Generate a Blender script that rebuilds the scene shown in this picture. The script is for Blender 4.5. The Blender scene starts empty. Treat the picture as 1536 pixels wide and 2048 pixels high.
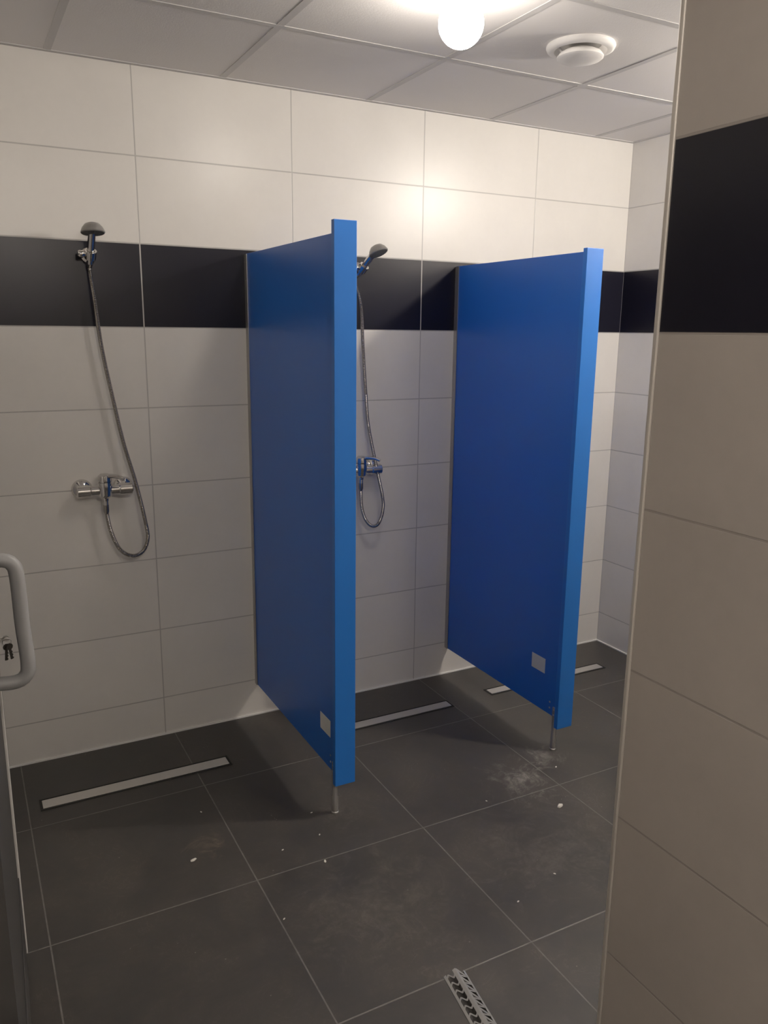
import bpy, bmesh, math, random
from mathutils import Vector, Matrix
random.seed(4)
scene=bpy.context.scene
scene.view_settings.view_transform='Standard'
scene.view_settings.look='None'
scene.view_settings.gamma=1.16
COL=bpy.context.collection
H=2.566

# ---------------------------------------------------------------- materials
def M(name,col,rough=.5,metal=0.,spec=.5,bump=0.,bscale=60.,var=0.,vscale=8.):
    m=bpy.data.materials.new(name); m.use_nodes=True; nt=m.node_tree
    b=nt.nodes["Principled BSDF"]
    b.inputs["Base Color"].default_value=(*col,1); b.inputs["Roughness"].default_value=rough
    b.inputs["Metallic"].default_value=metal; b.inputs["Specular IOR Level"].default_value=spec
    geo=nt.nodes.new("ShaderNodeNewGeometry")
    if var>0:
        n=nt.nodes.new("ShaderNodeTexNoise"); n.inputs["Scale"].default_value=vscale; n.inputs["Detail"].default_value=5
        nt.links.new(geo.outputs["Position"],n.inputs["Vector"])
        mx=nt.nodes.new("ShaderNodeMix"); mx.data_type='RGBA'
        mx.inputs[6].default_value=(*[c*(1-var) for c in col],1); mx.inputs[7].default_value=(*[min(1,c*(1+var)) for c in col],1)
        nt.links.new(n.outputs["Fac"],mx.inputs[0]); nt.links.new(mx.outputs[2],b.inputs["Base Color"])
    if bump>0:
        n=nt.nodes.new("ShaderNodeTexNoise"); n.inputs["Scale"].default_value=bscale; n.inputs["Detail"].default_value=4
        nt.links.new(geo.outputs["Position"],n.inputs["Vector"])
        bp=nt.nodes.new("ShaderNodeBump"); bp.inputs["Strength"].default_value=bump; bp.inputs["Distance"].default_value=.002
        nt.links.new(n.outputs["Fac"],bp.inputs["Height"]); nt.links.new(bp.outputs[0],b.inputs["Normal"])
    return m

def tile_mat(name,au,av,ou,su,ov,sv,g,tile,grout,band=None,rough=.35,mott=.06,cell=.04,dust=None,bandrough=.28,spec=.5):
    m=bpy.data.materials.new(name); m.use_nodes=True; nt=m.node_tree; L=nt.links
    b=nt.nodes["Principled BSDF"]
    def node(t): return nt.nodes.new(t)
    def math_(op,a,bb=None,c=None):
        n=node("ShaderNodeMath"); n.operation=op
        for i,x in enumerate((a,bb,c)):
            if x is None: continue
            if isinstance(x,(int,float)): n.inputs[i].default_value=x
            else: L.new(x,n.inputs[i])
        return n.outputs[0]
    def mix(f,a,c):
        n=node("ShaderNodeMix"); n.data_type='RGBA'
        if isinstance(f,(int,float)): n.inputs[0].default_value=f
        else: L.new(f,n.inputs[0])
        for i,x in ((6,a),(7,c)):
            if isinstance(x,tuple): n.inputs[i].default_value=(*x,1)
            else: L.new(x,n.inputs[i])
        return n.outputs[2]
    def mrange(x,a0,a1,b0,b1):
        n=node("ShaderNodeMapRange"); L.new(x,n.inputs[0])
        for i,q in enumerate((a0,a1,b0,b1)): n.inputs[i+1].default_value=q
        return n.outputs[0]
    def noise(s,d,r=.5,dist=0.):
        n=node("ShaderNodeTexNoise"); n.inputs["Scale"].default_value=s; n.inputs["Detail"].default_value=d
        n.inputs["Roughness"].default_value=r; n.inputs["Distortion"].default_value=dist; L.new(P,n.inputs["Vector"]); return n.outputs["Fac"]
    geo=node("ShaderNodeNewGeometry"); sep=node("ShaderNodeSeparateXYZ"); L.new(geo.outputs["Position"],sep.inputs[0])
    P=geo.outputs["Position"]
    u=math_('DIVIDE',math_('SUBTRACT',sep.outputs[au],ou),su)
    v=math_('DIVIDE',math_('SUBTRACT',sep.outputs[av],ov),sv)
    def edge(t,s):
        f=math_('SUBTRACT',t,math_('FLOOR',t)); d=math_('ABSOLUTE',math_('SUBTRACT',f,.5))
        dist=math_('MULTIPLY',math_('SUBTRACT',.5,d),s)
        return mrange(dist,g*.35,g*.65,1,0)
    gm=math_('MAXIMUM',edge(u,su),edge(v,sv))
    comb=node("ShaderNodeCombineXYZ"); L.new(math_('FLOOR',u),comb.inputs[0]); L.new(math_('FLOOR',v),comb.inputs[1])
    wn=node("ShaderNodeTexWhiteNoise"); wn.noise_dimensions='3D'; L.new(comb.outputs[0],wn.inputs["Vector"])
    n1=noise(5,6); n2=noise(38,5)
    val=math_('ADD',math_('ADD',1-mott-cell/2,math_('MULTIPLY',n1,mott*1.5)),math_('ADD',math_('MULTIPLY',n2,mott*.5),math_('MULTIPLY',wn.outputs["Value"],cell)))
    base=tile; rsock=rough; b.inputs["Specular IOR Level"].default_value=spec
    if band:
        lo,hi,bc=band
        bm_=math_('MULTIPLY',math_('GREATER_THAN',sep.outputs[av],lo),math_('LESS_THAN',sep.outputs[av],hi))
        base=mix(bm_,tile,bc)
        rsock=math_('ADD',rough,math_('MULTIPLY',bm_,bandrough-rough))
        L.new(math_('SUBTRACT',spec,math_('MULTIPLY',bm_,.25)),b.inputs["Specular IOR Level"])
    vm=node("ShaderNodeVectorMath"); vm.operation='SCALE'
    if isinstance(base,tuple): vm.inputs[0].default_value=base
    else: L.new(base,vm.inputs[0])
    L.new(val,vm.inputs["Scale"])
    col=vm.outputs[0]
    gcol=grout
    if dust:
        n3=noise(3.2,9,.72,.6)
        col=mix(mrange(n3,.42,.74,0,.55),col,dust["col"])
        n4=noise(19,8,.72,.5)
        n5=noise(6,6,.65,3.5)
        sm=math_('MULTIPLY',mrange(math_('ABSOLUTE',math_('SUBTRACT',n5,.5)),0,.016,1,0),mrange(n3,.48,.62,0,.2))
        col=mix(sm,col,(.18,.158,.135))
        n6=noise(9,9,.75,1.5)
        n7=noise(34,7,.75,.8)
        for (x,y,r,amt,c) in dust["spots"]:
            vd=node("ShaderNodeVectorMath"); vd.operation='DISTANCE'; L.new(P,vd.inputs[0]); vd.inputs[1].default_value=(x,y,0)
            a=mrange(vd.outputs["Value"],0,r,1,0)
            s=math_('ADD',math_('MULTIPLY',a,.22),n6)
            t=mrange(s,.60,.80,0,amt)
            gate=math_('MULTIPLY',math_('MULTIPLY',t,mrange(a,0,.5,0,1)),mrange(n7,.38,.62,.25,1.2))
            col=mix(gate,col,c)
        vo=node("ShaderNodeTexVoronoi"); vo.inputs["Scale"].default_value=26; L.new(P,vo.inputs["Vector"])
        sp=math_('MULTIPLY',math_('LESS_THAN',vo.outputs["Distance"],.05),math_('GREATER_THAN',n3,.54))
        col=mix(math_('MULTIPLY',sp,.5),col,(.3,.27,.24))
        gcol=mix(mrange(n4,.3,.7,0,1),tuple(x*.5 for x in grout),grout)
        rsock=math_('ADD',math_('MULTIPLY',n3,.4),rough-.18)
    col=mix(gm,col,gcol)
    L.new(col,b.inputs["Base Color"])
    if isinstance(rsock,(int,float)): b.inputs["Roughness"].default_value=rsock
    else: L.new(rsock,b.inputs["Roughness"])
    hgt=math_('ADD',math_('MULTIPLY',gm,-1.0),math_('MULTIPLY',n2,.12))
    bp=node("ShaderNodeBump"); bp.inputs["Strength"].default_value=.4; bp.inputs["Distance"].default_value=.001
    L.new(hgt,bp.inputs["Height"]); L.new(bp.outputs[0],b.inputs["Normal"])
    return m

TILE=(.70,.675,.635); GR=(.42,.405,.385); BLK=(.007,.007,.013)
band=(H-.9,H-.6,BLK)
m_wx=tile_mat("wall_tiles_long",0,2,0,.6,H,.3,.0045,TILE,GR,band,rough=.33,mott=.09)
m_wy=tile_mat("wall_tiles_side",1,2,0,.6,H,.3,.0045,TILE,GR,band,rough=.33,mott=.09)
m_wp=tile_mat("wall_tiles_partition",1,2,-2.157,.6,H,.3,.004,(.40,.36,.325),(.30,.27,.245),band,rough=.42,mott=.16)  # shade put into tile colour, darkened to offset the added fill lamp
DC=(.078,.066,.055)
m_floor=tile_mat("floor_slate_tiles",0,1,.037,.596,-1.054,.596,.0040,(.034,.0315,.0295),(.165,.155,.143),None,rough=.44,mott=.4,cell=.08,
    dust=dict(col=DC,spots=[(1.12,-.95,.22,.42,(.42,.39,.35)),(1.33,-.86,.13,.38,(.36,.33,.30)),(-.06,-.82,.11,.42,(.24,.18,.125)),(.33,-1.31,.45,.24,(.18,.16,.13)),(.95,-1.33,.45,.24,(.20,.175,.15)),(.40,-.86,.12,.28,(.2,.17,.15))]))
m_ceil=M("ceiling_panel_white",(.75,.725,.71),.9,var=.03,vscale=3,bump=.25,bscale=220)
m_bar=M("ceiling_grid_metal",(.52,.505,.50),.55)
m_trim=M("edge_trim_metal",(.60,.56,.51),.35,metal=.4)
m_caulk=M("white_silicone",(.75,.74,.72),.5,bump=.3)
m_blue=M("blue_laminate",(.012,.118,.53),.36,spec=.5,bump=.05,bscale=300)
m_bluestrip=M("blue_laminate_edge",(.013,.15,.58),.38,spec=.5,bump=.05,bscale=300)
m_alu=M("aluminium_profile",(.42,.41,.40),.4,metal=.8)
m_steel=M("brushed_steel",(.70,.68,.65),.30,metal=.8,bump=.1,bscale=150)
m_dark=M("dark_gap",(.010,.010,.010),.6)
m_chrome=M("chrome",(.64,.625,.61),.12,metal=1)
m_hose=M("steel_hose",(.36,.34,.32),.25,metal=1)
m_rub=M("spray_plate_grey",(.09,.09,.09),.45)
m_dome=M("grey_plastic_chromed",(.26,.25,.24),.3,metal=.4)
m_stick=M("paper_sticker",(.60,.60,.59),.7,var=.06,vscale=60)
m_white=M("white_enamel",(.78,.76,.74),.4)
m_door=M("door_dark_grey",(.040,.038,.037),.5)
m_gasket=M("door_white_gasket",(.62,.60,.57),.5)
m_handle=M("grey_powder_coat",(.31,.31,.31),.45)
m_key=M("dark_key",(.05,.045,.04),.35,metal=.7)
m_chip=M("plaster_chip",(.70,.67,.61),.9,bump=.4)
m_zinc=M("galvanised_steel",(.62,.62,.62),.34,metal=.8)

# ---------------------------------------------------------------- mesh helpers
def obj(name,bm,mat,parent=None,smooth=False,loc=None):
    me=bpy.data.meshes.new(name); bmesh.ops.recalc_face_normals(bm,faces=bm.faces[:]); bm.to_mesh(me); bm.free()
    if smooth:
        for p in me.polygons: p.use_smooth=True
        try: me.set_sharp_from_angle(angle=math.radians(40))
        except Exception: pass
    me.materials.append(mat)
    o=bpy.data.objects.new(name,me); COL.objects.link(o)
    if parent: o.parent=parent
    if loc: o.location=loc
    return o
def empty(name,loc=(0,0,0),rz=0):
    o=bpy.data.objects.new(name,None); o.empty_display_size=.05; COL.objects.link(o); o.location=loc; o.rotation_euler=(0,0,rz); return o
def abox(bm,x0,x1,y0,y1,z0,z1,bev=0):
    r=bmesh.ops.create_cube(bm,size=1); vs=r["verts"]
    for v in vs:
        v.co=Vector(((x0+x1)/2+v.co.x*(x1-x0),(y0+y1)/2+v.co.y*(y1-y0),(z0+z1)/2+v.co.z*(z1-z0)))
    if bev>0:
        es=list({e for v in vs for e in v.link_edges})
        bmesh.ops.bevel(bm,geom=es,offset=bev,segments=2,affect='EDGES',profile=.5)
def box(name,b,mat,parent=None,bev=0):
    bm=bmesh.new(); abox(bm,*b,bev=bev); return obj(name,bm,mat,parent)
def frame_from(d):
    d=Vector(d).normalized(); a=Vector((0,0,1)) if abs(d.z)<.9 else Vector((1,0,0))
    x=a.cross(d).normalized(); y=d.cross(x); return x,y,d
def lathe(bm,org,axis,prof,n=32):
    x,y,d=frame_from(axis); org=Vector(org); rings=[]
    for r,h in prof:
        if r<1e-6: rings.append([bm.verts.new(org+d*h)])
        else: rings.append([bm.verts.new(org+d*h+(x*math.cos(2*math.pi*i/n)+y*math.sin(2*math.pi*i/n))*r) for i in range(n)])
    for a,b in zip(rings,rings[1:]):
        if len(a)==1 and len(b)==1: continue
        for i in range(n):
            j=(i+1)%n
            if len(a)==1: bm.faces.new((a[0],b[i],b[j]))
            elif len(b)==1: bm.faces.new((a[i],b[0],a[j]))
            else: bm.faces.new((a[i],a[j],b[j],b[i]))
def catmull(pts,step):
    P=[Vector(p) for p in pts]; P=[2*P[0]-P[1]]+P+[2*P[-1]-P[-2]]; out=[]
    for i in range(1,len(P)-2):
        p0,p1,p2,p3=P[i-1:i+3]; n=max(2,int((p2-p1).length/step))
        for k in range(n):
            t=k/n
            out.append(.5*((2*p1)+(-p0+p2)*t+(2*p0-5*p1+4*p2-p3)*t*t+(-p0+3*p1-3*p2+p3)*t**3))
    out.append(P[-2]); return out
def sweep(bm,path,rad,n=12):
    prev=None; rings=[]
    for i,p in enumerate(path):
        a=path[max(0,i-1)]; b=path[min(len(path)-1,i+1)]; d=(b-a).normalized()
        if prev is None: x,_,_=frame_from(d)
        else: x=(prev-d*prev.dot(d)).normalized()
        prev=x; y=d.cross(x); r=rad(i) if callable(rad) else rad
        rings.append([bm.verts.new(p+(x*math.cos(2*math.pi*k/n)+y*math.sin(2*math.pi*k/n))*r) for k in range(n)])
    for a,b in zip(rings,rings[1:]):
        for k in range(n): bm.faces.new((a[k],a[(k+1)%n],b[(k+1)%n],b[k]))
    bm.faces.new(rings[0][::-1]); bm.faces.new(rings[-1])
def struct(o): o["kind"]="structure"; return o
def tag(o,label,cat,group=None):
    o["label"]=label; o["category"]=cat
    if group: o["group"]=group
    return o

# ---------------------------------------------------------------- room shell
XL,XR,YN=-.72,2.375,-4.2
struct(box("floor",(XL-.1,XR+.1,YN-.1,.1,-.1,0),m_floor))
struct(box("ceiling",(XL-.1,XR+.1,YN-.1,.1,H,H+.1),m_ceil))
struct(box("wall_back",(XL-.1,XR+.1,0,.1,0,H),m_wx))
struct(box("wall_right",(XR,XR+.1,YN,0,0,H),m_wy))
struct(box("wall_left",(XL-.1,XL,YN,0,0,H),m_wy))
struct(box("wall_front",(XL-.1,XR+.1,YN-.1,YN,0,H),m_wx))
struct(box("wall_partition",(.3925,.52,YN,-2.157,0,H),m_wp))
bm=bmesh.new(); abox(bm,.3885,.398,-2.1585,-2.149,0,H-.002,bev=.002)
struct(obj("trim_1",bm,m_trim))
bm=bmesh.new(); abox(bm,XL,XR,-.006,.0,0,.006); abox(bm,XR-.006,XR,-2.5,-.006,0,.006)
struct(obj("trim_2",bm,m_caulk))
bm=bmesh.new()
for i in range(-2,4):
    x=.327+.6*i
    if XL<x<XR: abox(bm,x-.012,x+.012,YN,0,H-.0018,H)
j=1
while -.6*j>YN:
    abox(bm,XL,XR,-.6*j-.012,-.6*j+.012,H-.0021,H-.0002); j+=1
struct(obj("trim_3",bm,m_bar))
bm=bmesh.new(); abox(bm,XL,XR,-.02,0,H-.003,H); abox(bm,XR-.02,XR,-2.5,-.02,H-.003,H); abox(bm,.3725,.3925,-4.1,-2.157,H-.003,H)
struct(obj("trim_4",bm,m_bar))

# ---------------------------------------------------------------- drains
def drain(x0,x1,y0,y1,label):
    e=empty("shower_drain",((x0+x1)/2,(y0+y1)/2,0))
    w=(x1-x0)/2; h=(y1-y0)/2
    bm=bmesh.new()
    t=.004
    for b in ((-w,w,-h,-h+t),(-w,w,h-t,h),(-w,-w+t,-h+t,h-t),(w-t,w,-h+t,h-t)):
        abox(bm,b[0],b[1],b[2],b[3],0,.0026)
    obj("drain_frame",bm,m_dark,e)
    bm=bmesh.new(); abox(bm,-w+t,w-t,-h+t,h-t,0,.0008); obj("drain_channel",bm,m_dark,e)
    bm=bmesh.new(); abox(bm,-w+.009,w-.009,-h+.011,h-.010,.0008,.0032,bev=.0008); obj("drain_cover",bm,m_steel,e)
    tag(e,label,"drain","linear shower drains"); return e
drain(-.520,.175,-.362,-.288,"slim stainless linear drain in dark tiles below shower")
drain(.525,1.226,-.330,-.262,"slim stainless linear drain between two blue partitions")
drain(1.445,2.15,-.312,-.246,"slim stainless linear drain near the room corner")

# ---------------------------------------------------------------- blue partitions
def partition(x,zb,zt,fb,ft,label,sticker):
    e=empty("shower_partition",(x,0,0))
    bm=bmesh.new(); abox(bm,0,.013,-.845,-.004,zb,zt,bev=.0012); obj("panel",bm,m_blue,e)
    bm=bmesh.new(); abox(bm,-.012,.064,-.866,-.845,fb,ft,bev=.0015); obj("front_board",bm,m_bluestrip,e)
    bm=bmesh.new(); abox(bm,-.004,-.0005,-.026,0,zb,zt-.002); abox(bm,.0135,.017,-.026,0,zb,zt-.002)
    for z in (.3,.85,1.4,1.85): lathe(bm,(-.004,-.014,z),(-1,0,0),[(.004,0),(.004,.0015),(0,.002)],10)
    obj("wall_channel",bm,m_alu,e)
    bm=bmesh.new()
    lathe(bm,(.002,-.832,0),(0,0,1),[(0,0),(.0135,0),(.0135,.004),(.0115,.006),(.0115,.06),(.0100,.062),(.0100,zb-.001),(0,zb-.001)],20)
    abox(bm,-.0065,-.0005,-.843,-.825,zb-.005,zb+.045,bev=.001)
    obj("leg",bm,m_alu,e,smooth=True)
    bm=bmesh.new()
    for z in (.012,.035): lathe(bm,(-.0065 ,-.834,zb+z),(-1,0,0),[(.0035,0),(.0035,.001),(0,.0014)],10)
    for z in (.03,.055): lathe(bm,(-.0002,-.80,zb+z),(-1,0,0),[(.004,0),(.004,.001),(0,.0014)],10)
    obj("screw",bm,m_steel,e)
    y0,y1,z0,z1=sticker
    bm=bmesh.new(); abox(bm,-.0006,-.0001,y0,y1,z0,z1); obj("sticker",bm,m_stick,e)
    tag(e,label,"partition","blue shower partitions"); return e
partition(.400,.150,1.950,.120,1.986,"matte blue shower partition panel beside the first shower",(-.800,-.712,.272,.335))
partition(1.378,.140,1.947,.104,1.958,"matte blue shower partition panel beside the second shower",(-.758,-.672,.302,.365))

# ---------------------------------------------------------------- shower fixtures
def fixture(x,label,hose_pts,hand_rot,top_dx,flat):
    e=empty("shower_fixture",(x,0,1.07))
    z0=0.0
    for sx in (-.075,.075):
        bm=bmesh.new(); lathe(bm,(sx,.003,z0),(0,-1,0),[(0,0),(.038,0),(.038,.007),(.034,.016),(.021,.025),(.015,.027),(.015,.048),(0,.048)],32)
        obj("rosette",bm,m_chrome,e,smooth=True)
    bm=bmesh.new()
    lathe(bm,(-.100,-.055,z0),(1,0,0),[(0,0),(.019,0),(.0225,.003),(.0225,.046),(.0185,.05),(.0190,.150),(.0225,.154),(.0225,.197),(.019,.200),(0,.200)],28)
    lathe(bm,(0,-.060,z0-.040),(0,0,1),[(0,0),(.011,0),(.012,.010),(.020,.016),(.024,.022),(.026,.064),(.025,.071),(0,.071)],28)
    lathe(bm,(0,-.058,z0-.058),(0,0,1),[(0,0),(.010,0),(.010,.02),(0,.02)],16)
    obj("mixer_body",bm,m_chrome,e,smooth=True)
    bm=bmesh.new()
    lathe(bm,(0,-.060,z0+.032),(0,0,1),[(0,0),(.0245,0),(.0255,.006),(.023,.024),(.015,.031),(0,.033)],28)
    path=[Vector((.004,-.064,z0+.053)),Vector((.024,-.085,z0+.057)),Vector((.046,-.112,z0+.055)),Vector((.058,-.126,z0+.049))]
    sweep(bm,catmull(path,.004),lambda i:.0092-.00012*i,12)
    obj("lever",bm,m_chrome,e,smooth=True)
    bm=bmesh.new()
    tz=.845; tx=top_dx
    lathe(bm,(tx,.003,tz),(0,-1,0),[(0,0),(.026,0),(.026,.009),(.019,.015),(.012,.019),(.012,.049),(0,.049)],28)
    a=Vector((0,math.sin(hand_rot[0])*-1,math.cos(hand_rot[0])))
    a=Vector((math.sin(hand_rot[1])*abs(a.y),-math.cos(hand_rot[1])*abs(a.y),a.z)).normalized()
    c=Vector((tx,-.055,tz))
    lathe(bm,c-a*.016,a,[(.0125,0),(.0195,0),(.0205,.03),(.0135,.03),(.0125,0)],24)
    lathe(bm,c+Vector((-.012,0,0)),(-1,0,0),[(0,0),(.009,0),(.010,.010),(.013,.014),(.013,.026),(.010,.030),(0,.030)],20)
    obj("wall_bracket",bm,m_chrome,e,smooth=True)
    bm=bmesh.new()
    n_path=[c-a*.035,c-a*.01,c+a*.03,c+a*.065,c+a*.085]
    sweep(bm,catmull(n_path,.005),lambda i:.0110+.00012*i,16)
    hs=obj("hand_shower",bm,m_chrome,e,smooth=True)
    hc=c+a*.092
    s=Vector((a.x*.9,a.y*flat,-.95)).normalized()
    hc=hc+Vector((a.x,a.y,0))*.02
    bm=bmesh.new()
    lathe(bm,hc,s,[(0,-.024),(.012,-.023),(.025,-.018),(.035,-.006),(.040,.006),(.0405,.010),(.038,.013)],36)
    obj("spray_head",bm,m_dome,hs,smooth=True)
    bm=bmesh.new(); lathe(bm,hc,s,[(0,.0135),(.030,.0135),(.037,.0125),(.037,.009),(0,.009)],36)
    for rr,nn in ((.010,6),(.018,12),(.026,18)):
        xx,yy,dd=frame_from(s)
        for k in range(nn):
            an=2*math.pi*k/nn; lathe(bm,hc+(xx*math.cos(an)+yy*math.sin(an))*rr+s*.0133,s,[(.0014,0),(.0011,.0015),(0,.0017)],6)
    obj("spray_plate",bm,m_rub,hs,smooth=True)
    start=c-a*.033
    pts=[start,start-a*.03]+[Vector(p)-Vector((x,0,1.07)) for p in hose_pts]+[Vector((0,-.058,z0-.085)),Vector((0,-.058,z0-.052))]
    path=catmull(pts,.0024)
    bm=bmesh.new(); sweep(bm,path,lambda i:.0080 if i%2 else .0066,12)
    lathe(bm,path[0]+(path[0]-path[8])*.05,(path[8]-path[0]),[(0,0),(.0105,0),(.0105,.02),(.0075,.03),(0,.03)],16)
    lathe(bm,(0,-.058,z0-.090),(0,0,1),[(0,0),(.0075,0),(.0105,.01),(.0105,.034),(0,.034)],16)
    obj("hose",bm,m_hose,e,smooth=True)
    tag(e,label,"shower","wall mounted showers"); return e
Y=-.045
fixture(-.187,"chrome mixer with long hose and hand shower on tiled wall",
   [(-.178,Y,1.76),(-.165,Y,1.60),(-.135,Y,1.40),(-.108,Y-.005,1.24),(-.075,Y-.02,1.09),(-.050,Y-.04,.93),(-.047,Y-.04,.87),(-.066,Y-.035,.825),(-.105,Y-.03,.810),(-.148,Y-.02,.838),(-.176,Y-.015,.91)],(.58,.05),.004,.3)
fixture(.880,"chrome mixer and hand shower tilted sideways, between blue partitions",
   [(.883,Y,1.76),(.893,Y,1.60),(.908,Y,1.40),(.922,Y,1.26),(.950,Y-.02,1.09),(.976,Y-.035,.95),(.978,Y-.035,.885),(.960,Y-.03,.828),(.930,Y-.025,.818),(.900,Y-.02,.85),(.883,Y-.015,.91)],(.80,.38),.006,.6)

# ---------------------------------------------------------------- ceiling valve
e=empty("air_vent",(1.232,-.925,H))
bm=bmesh.new(); lathe(bm,(0,0,-.0005),(0,0,-1),[(.066,0),(.108,0),(.110,.006),(.106,.014),(.096,.019),(.084,.018),(.074,.008),(.066,0)],56)
obj("outer_ring",bm,m_white,e,smooth=True)
bm=bmesh.new(); lathe(bm,(0,0,-.0005),(0,0,-1),[(0,0),(.064,0),(.064,.002),(0,.002)],40); obj("vent_opening",bm,m_alu,e)
bm=bmesh.new(); lathe(bm,(0,0,-.002),(0,0,-1),[(.008,0),(.008,.012),(.050,.014),(.066,.022),(.074,.032),(.074,.036),(.067,.041),(.03,.044),(0,.0445)],48)
obj("centre_disc",bm,m_white,e,smooth=True)
tag(e,"round white ceiling air valve with a central disc","air vent")

# ---------------------------------------------------------------- lamps
def emis(name,col,s):
    m=bpy.data.materials.new(name); m.use_nodes=True; nt=m.node_tree; b=nt.nodes["Principled BSDF"]
    b.inputs["Base Color"].default_value=(.8,.8,.8,1); b.inputs["Emission Color"].default_value=(*col,1); b.inputs["Emission Strength"].default_value=s; return m
WARM=(1,.905,.80)
def lamp(x,y,s,label):
    e=empty("ceiling_lamp",(x,y,H))
    bm=bmesh.new(); lathe(bm,(0,0,-.0005),(0,0,-1),[(0,0),(.060,0),(.060,.012),(.048,.030),(.036,.045),(0,.045)],36); obj("lamp_base",bm,m_white,e,smooth=True)
    bm=bmesh.new(); bmesh.ops.create_uvsphere(bm,u_segments=40,v_segments=24,radius=.061)
    bmesh.ops.translate(bm,vec=(0,0,-.097),verts=bm.verts[:]); obj("lamp_globe",bm,emis("lamp_glow",WARM,s),e,smooth=True)
    tag(e,label,"lamp","round globe ceiling lamps"); return e
lamp(.641,-1.134,58,"glowing round globe lamp on the suspended ceiling")
lamp(2.10,-1.55,470,"glowing round globe lamp near the far side wall")
lamp(-.15,-3.70,185,"unseen globe fill lamp added behind the camera")  # added out of view to fill partition face, ceiling and lower walls

# ---------------------------------------------------------------- door leaf
ang=math.atan(.035)
d=empty("door_1",(-.622,-1.045,0),rz=-ang)
bm=bmesh.new(); abox(bm,-.040,0,-.92,-.018,.012,2.10,bev=.001); o=obj("door_leaf",bm,m_door,d)
bm=bmesh.new(); abox(bm,-.042,.006,-.018,0,.006,2.10,bev=.002); obj("door_edge_strip",bm,m_gasket,d)
bm=bmesh.new(); abox(bm,0,.003,-.90,-.03,.012,.25,bev=.001); obj("kick_plate",bm,m_door,d)
hb=[(0.0,-.335,1.193),(.038,-.335,1.195),(.056,-.335,1.183),(.062,-.335,1.153),(.064,-.335,1.05),(.068,-.335,.965),(.062,-.335,.937),(.042,-.335,.925),(0.0,-.335,.927)]
bm=bmesh.new(); sweep(bm,catmull(hb,.006),.0150,20); obj("handle",bm,m_handle,d,smooth=True)
bm=bmesh.new(); lathe(bm,(0,-.085,.935),(1,0,0),[(0,0),(.013,0),(.013,.006),(.009,.007),(.009,.016),(0,.016)],24); obj("lock_cylinder",bm,m_steel,d,smooth=True)
struct(d); d["label"]="dark grey door leaf opened against the side wall"
k=empty("key_bunch",(-.624,-1.130,.935),rz=-ang)
bm=bmesh.new(); abox(bm,.0145,.024,-.0012,.0012,-.004,.004); lathe(bm,(.027,-.0012,0),(0,1,0),[(0,0),(.008,0),(.008,.0024),(0,.0024)],20); obj("key_in_lock",bm,m_steel,k)
bm=bmesh.new()
ring=[Vector((.028+.010*math.sin(t*math.pi/9),.002+.004*math.cos(t*math.pi/9),-.009-.010*math.cos(t*math.pi/9))) for t in range(19)]
sweep(bm,ring,.0010,8); obj("key_ring",bm,m_steel,k,smooth=True)
for dx,rot in ((-.002,.10),(.003,-.12)):
    bm=bmesh.new(); lathe(bm,(0,-.0012,-.007),(0,1,0),[(0,0),(.0085,0),(.0085,.0024),(0,.0024)],10)
    abox(bm,-.003,.003,-.0011,.0011,-.040,-.012)
    for q in range(3): abox(bm,.003,.0046,-.0011,.0011,-.039+q*.008,-.036+q*.008)
    o=obj("hanging_key",bm,m_key,k); o.location=(.029+dx,.003,-.016); o.rotation_euler=(0,rot,.5)
tag(k,"small bunch of dark keys hanging from a door lock","keys")

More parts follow.
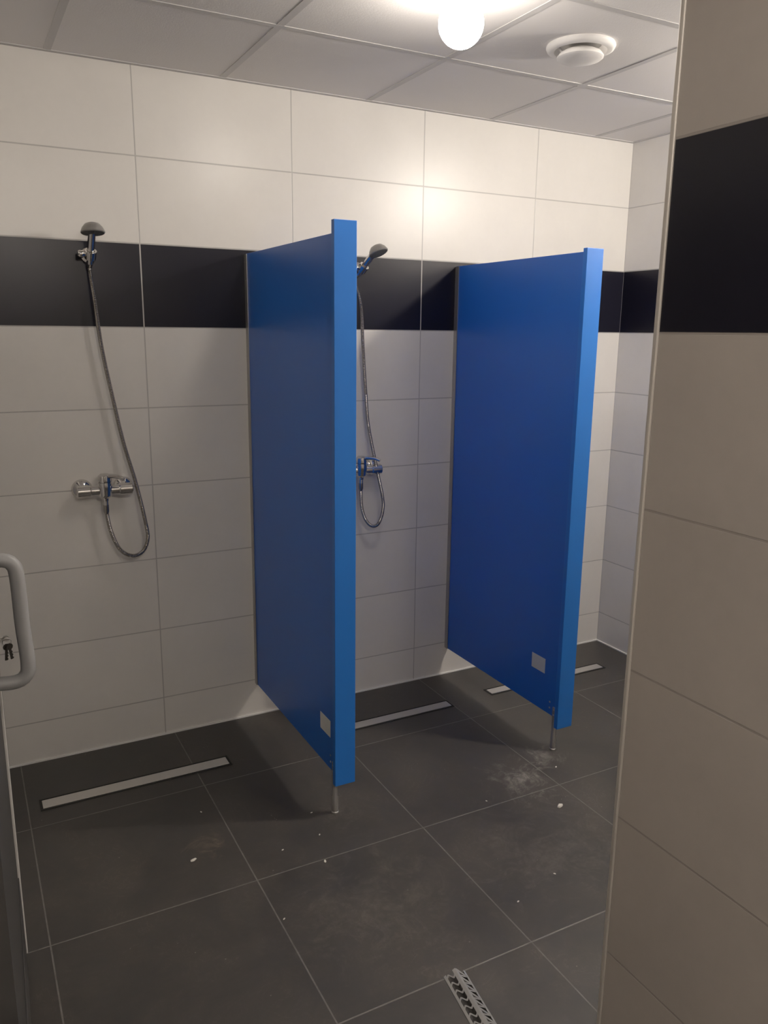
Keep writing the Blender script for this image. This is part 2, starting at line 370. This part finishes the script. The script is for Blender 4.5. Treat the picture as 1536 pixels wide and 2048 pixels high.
# ---------------------------------------------------------------- perforated profile on the floor
e=empty("metal_profile",(.378,-1.648,0),rz=-.13)
Lh=.46; W=.031
def truss(bm,y0,y1,side,zf):
    def P(w,y): return Vector((side*w*(1.0),-y,zf(w)))
    def strip(a0,b0,a1,b1):
        t=Vector((0,0,.0009)); q=[a0,b0,b1,a1]
        lo=[bm.verts.new(v) for v in q]; hi=[bm.verts.new(v+t) for v in q]
        bm.faces.new(lo[::-1]); bm.faces.new(hi)
        for i in range(4): bm.faces.new((lo[i],lo[(i+1)%4],hi[(i+1)%4],hi[i]))
    strip(P(.0,y0),P(.007,y0),P(0,y1),P(.007,y1))
    strip(P(W-.006,y0),P(W,y0),P(W-.006,y1),P(W,y1))
    n=int((y1-y0)/.026)
    for i in range(n):
        ya=y0+i*.026; yb=ya+.026
        if side>0:
            strip(P(.006,ya),P(.006,ya+.009),P(W-.005,yb-.009),P(W-.005,yb))
            strip(P(.006,yb-.005),P(.006,yb),P(W-.005,yb-.005),P(W-.005,yb))
        else:
            pts=[(.006+(W-.011)*q/8, ya+.013+.008*math.sin(q/8*2*math.pi)) for q in range(9)]
            for (w0,a0),(w1,a1) in zip(pts,pts[1:]):
                strip(P(w0,a0-.003),P(w0,a0+.003),P(w1,a1-.003),P(w1,a1+.003))
bm=bmesh.new(); truss(bm,0,Lh,1,lambda w:.0005+.018*(1-w/W)); obj("perforated_flange",bm,m_zinc,e)
bm=bmesh.new(); truss(bm,0,Lh,-1,lambda w:.0005+.018*(1-w/W)); obj("perforated_flange",bm,m_zinc,e)
tag(e,"galvanised perforated corner bead lying on the floor","metal profile")

# ---------------------------------------------------------------- debris
def chip(x,y,s,rot):
    bm=bmesh.new(); bmesh.ops.create_icosphere(bm,subdivisions=2,radius=s)
    for v in bm.verts:
        v.co=Vector((v.co.x*1.5,v.co.y*.8,max(v.co.z*.4,-s*.3)))*random.uniform(.8,1.15)
    zmin=min(v.co.z for v in bm.verts)
    o=obj("plaster_chip",bm,m_chip,None,loc=(x,y,-zmin)); o.rotation_euler=(0,0,rot)
    tag(o,"tiny off-white plaster crumb on the dark floor","debris","plaster crumbs on the floor")
for a in [(-.114,-.871,.0075,.3),(.26,-1.067,.005,1.2),(1.139,-1.167,.010,.4),(.325,-.80,.003,.2),(.30,-.93,.003,1),(.92,-1.02,.003,2),(.70,-1.50,.003,.3),(1.30,-.95,.004,.7),(-.02,-.62,.003,1.9),(.16,-.95,.003,.6),(.05,-1.25,.003,.6),(.88,-1.45,.003,2.1)]: chip(*a)

# ---------------------------------------------------------------- world + camera
w=bpy.data.worlds.new("world"); w.use_nodes=True; scene.world=w
w.node_tree.nodes["Background"].inputs[0].default_value=(.6,.6,.6,1); w.node_tree.nodes["Background"].inputs[1].default_value=.02
cd=bpy.data.cameras.new("camera"); cd.sensor_fit='VERTICAL'; cd.sensor_height=36; cd.lens=1608.1*36/2048; cd.clip_start=.02
cam=bpy.data.objects.new("camera",cd); COL.objects.link(cam)
a,b,c=-.4888,1.3486,.0114
Mx=Matrix.Rotation(a,4,'Z')@Matrix.Rotation(b,4,'X')@Matrix.Rotation(c,4,'Z')
cam.matrix_world=Matrix.Translation((-.6503,-3.1539,1.6656))@Mx
scene.camera=cam
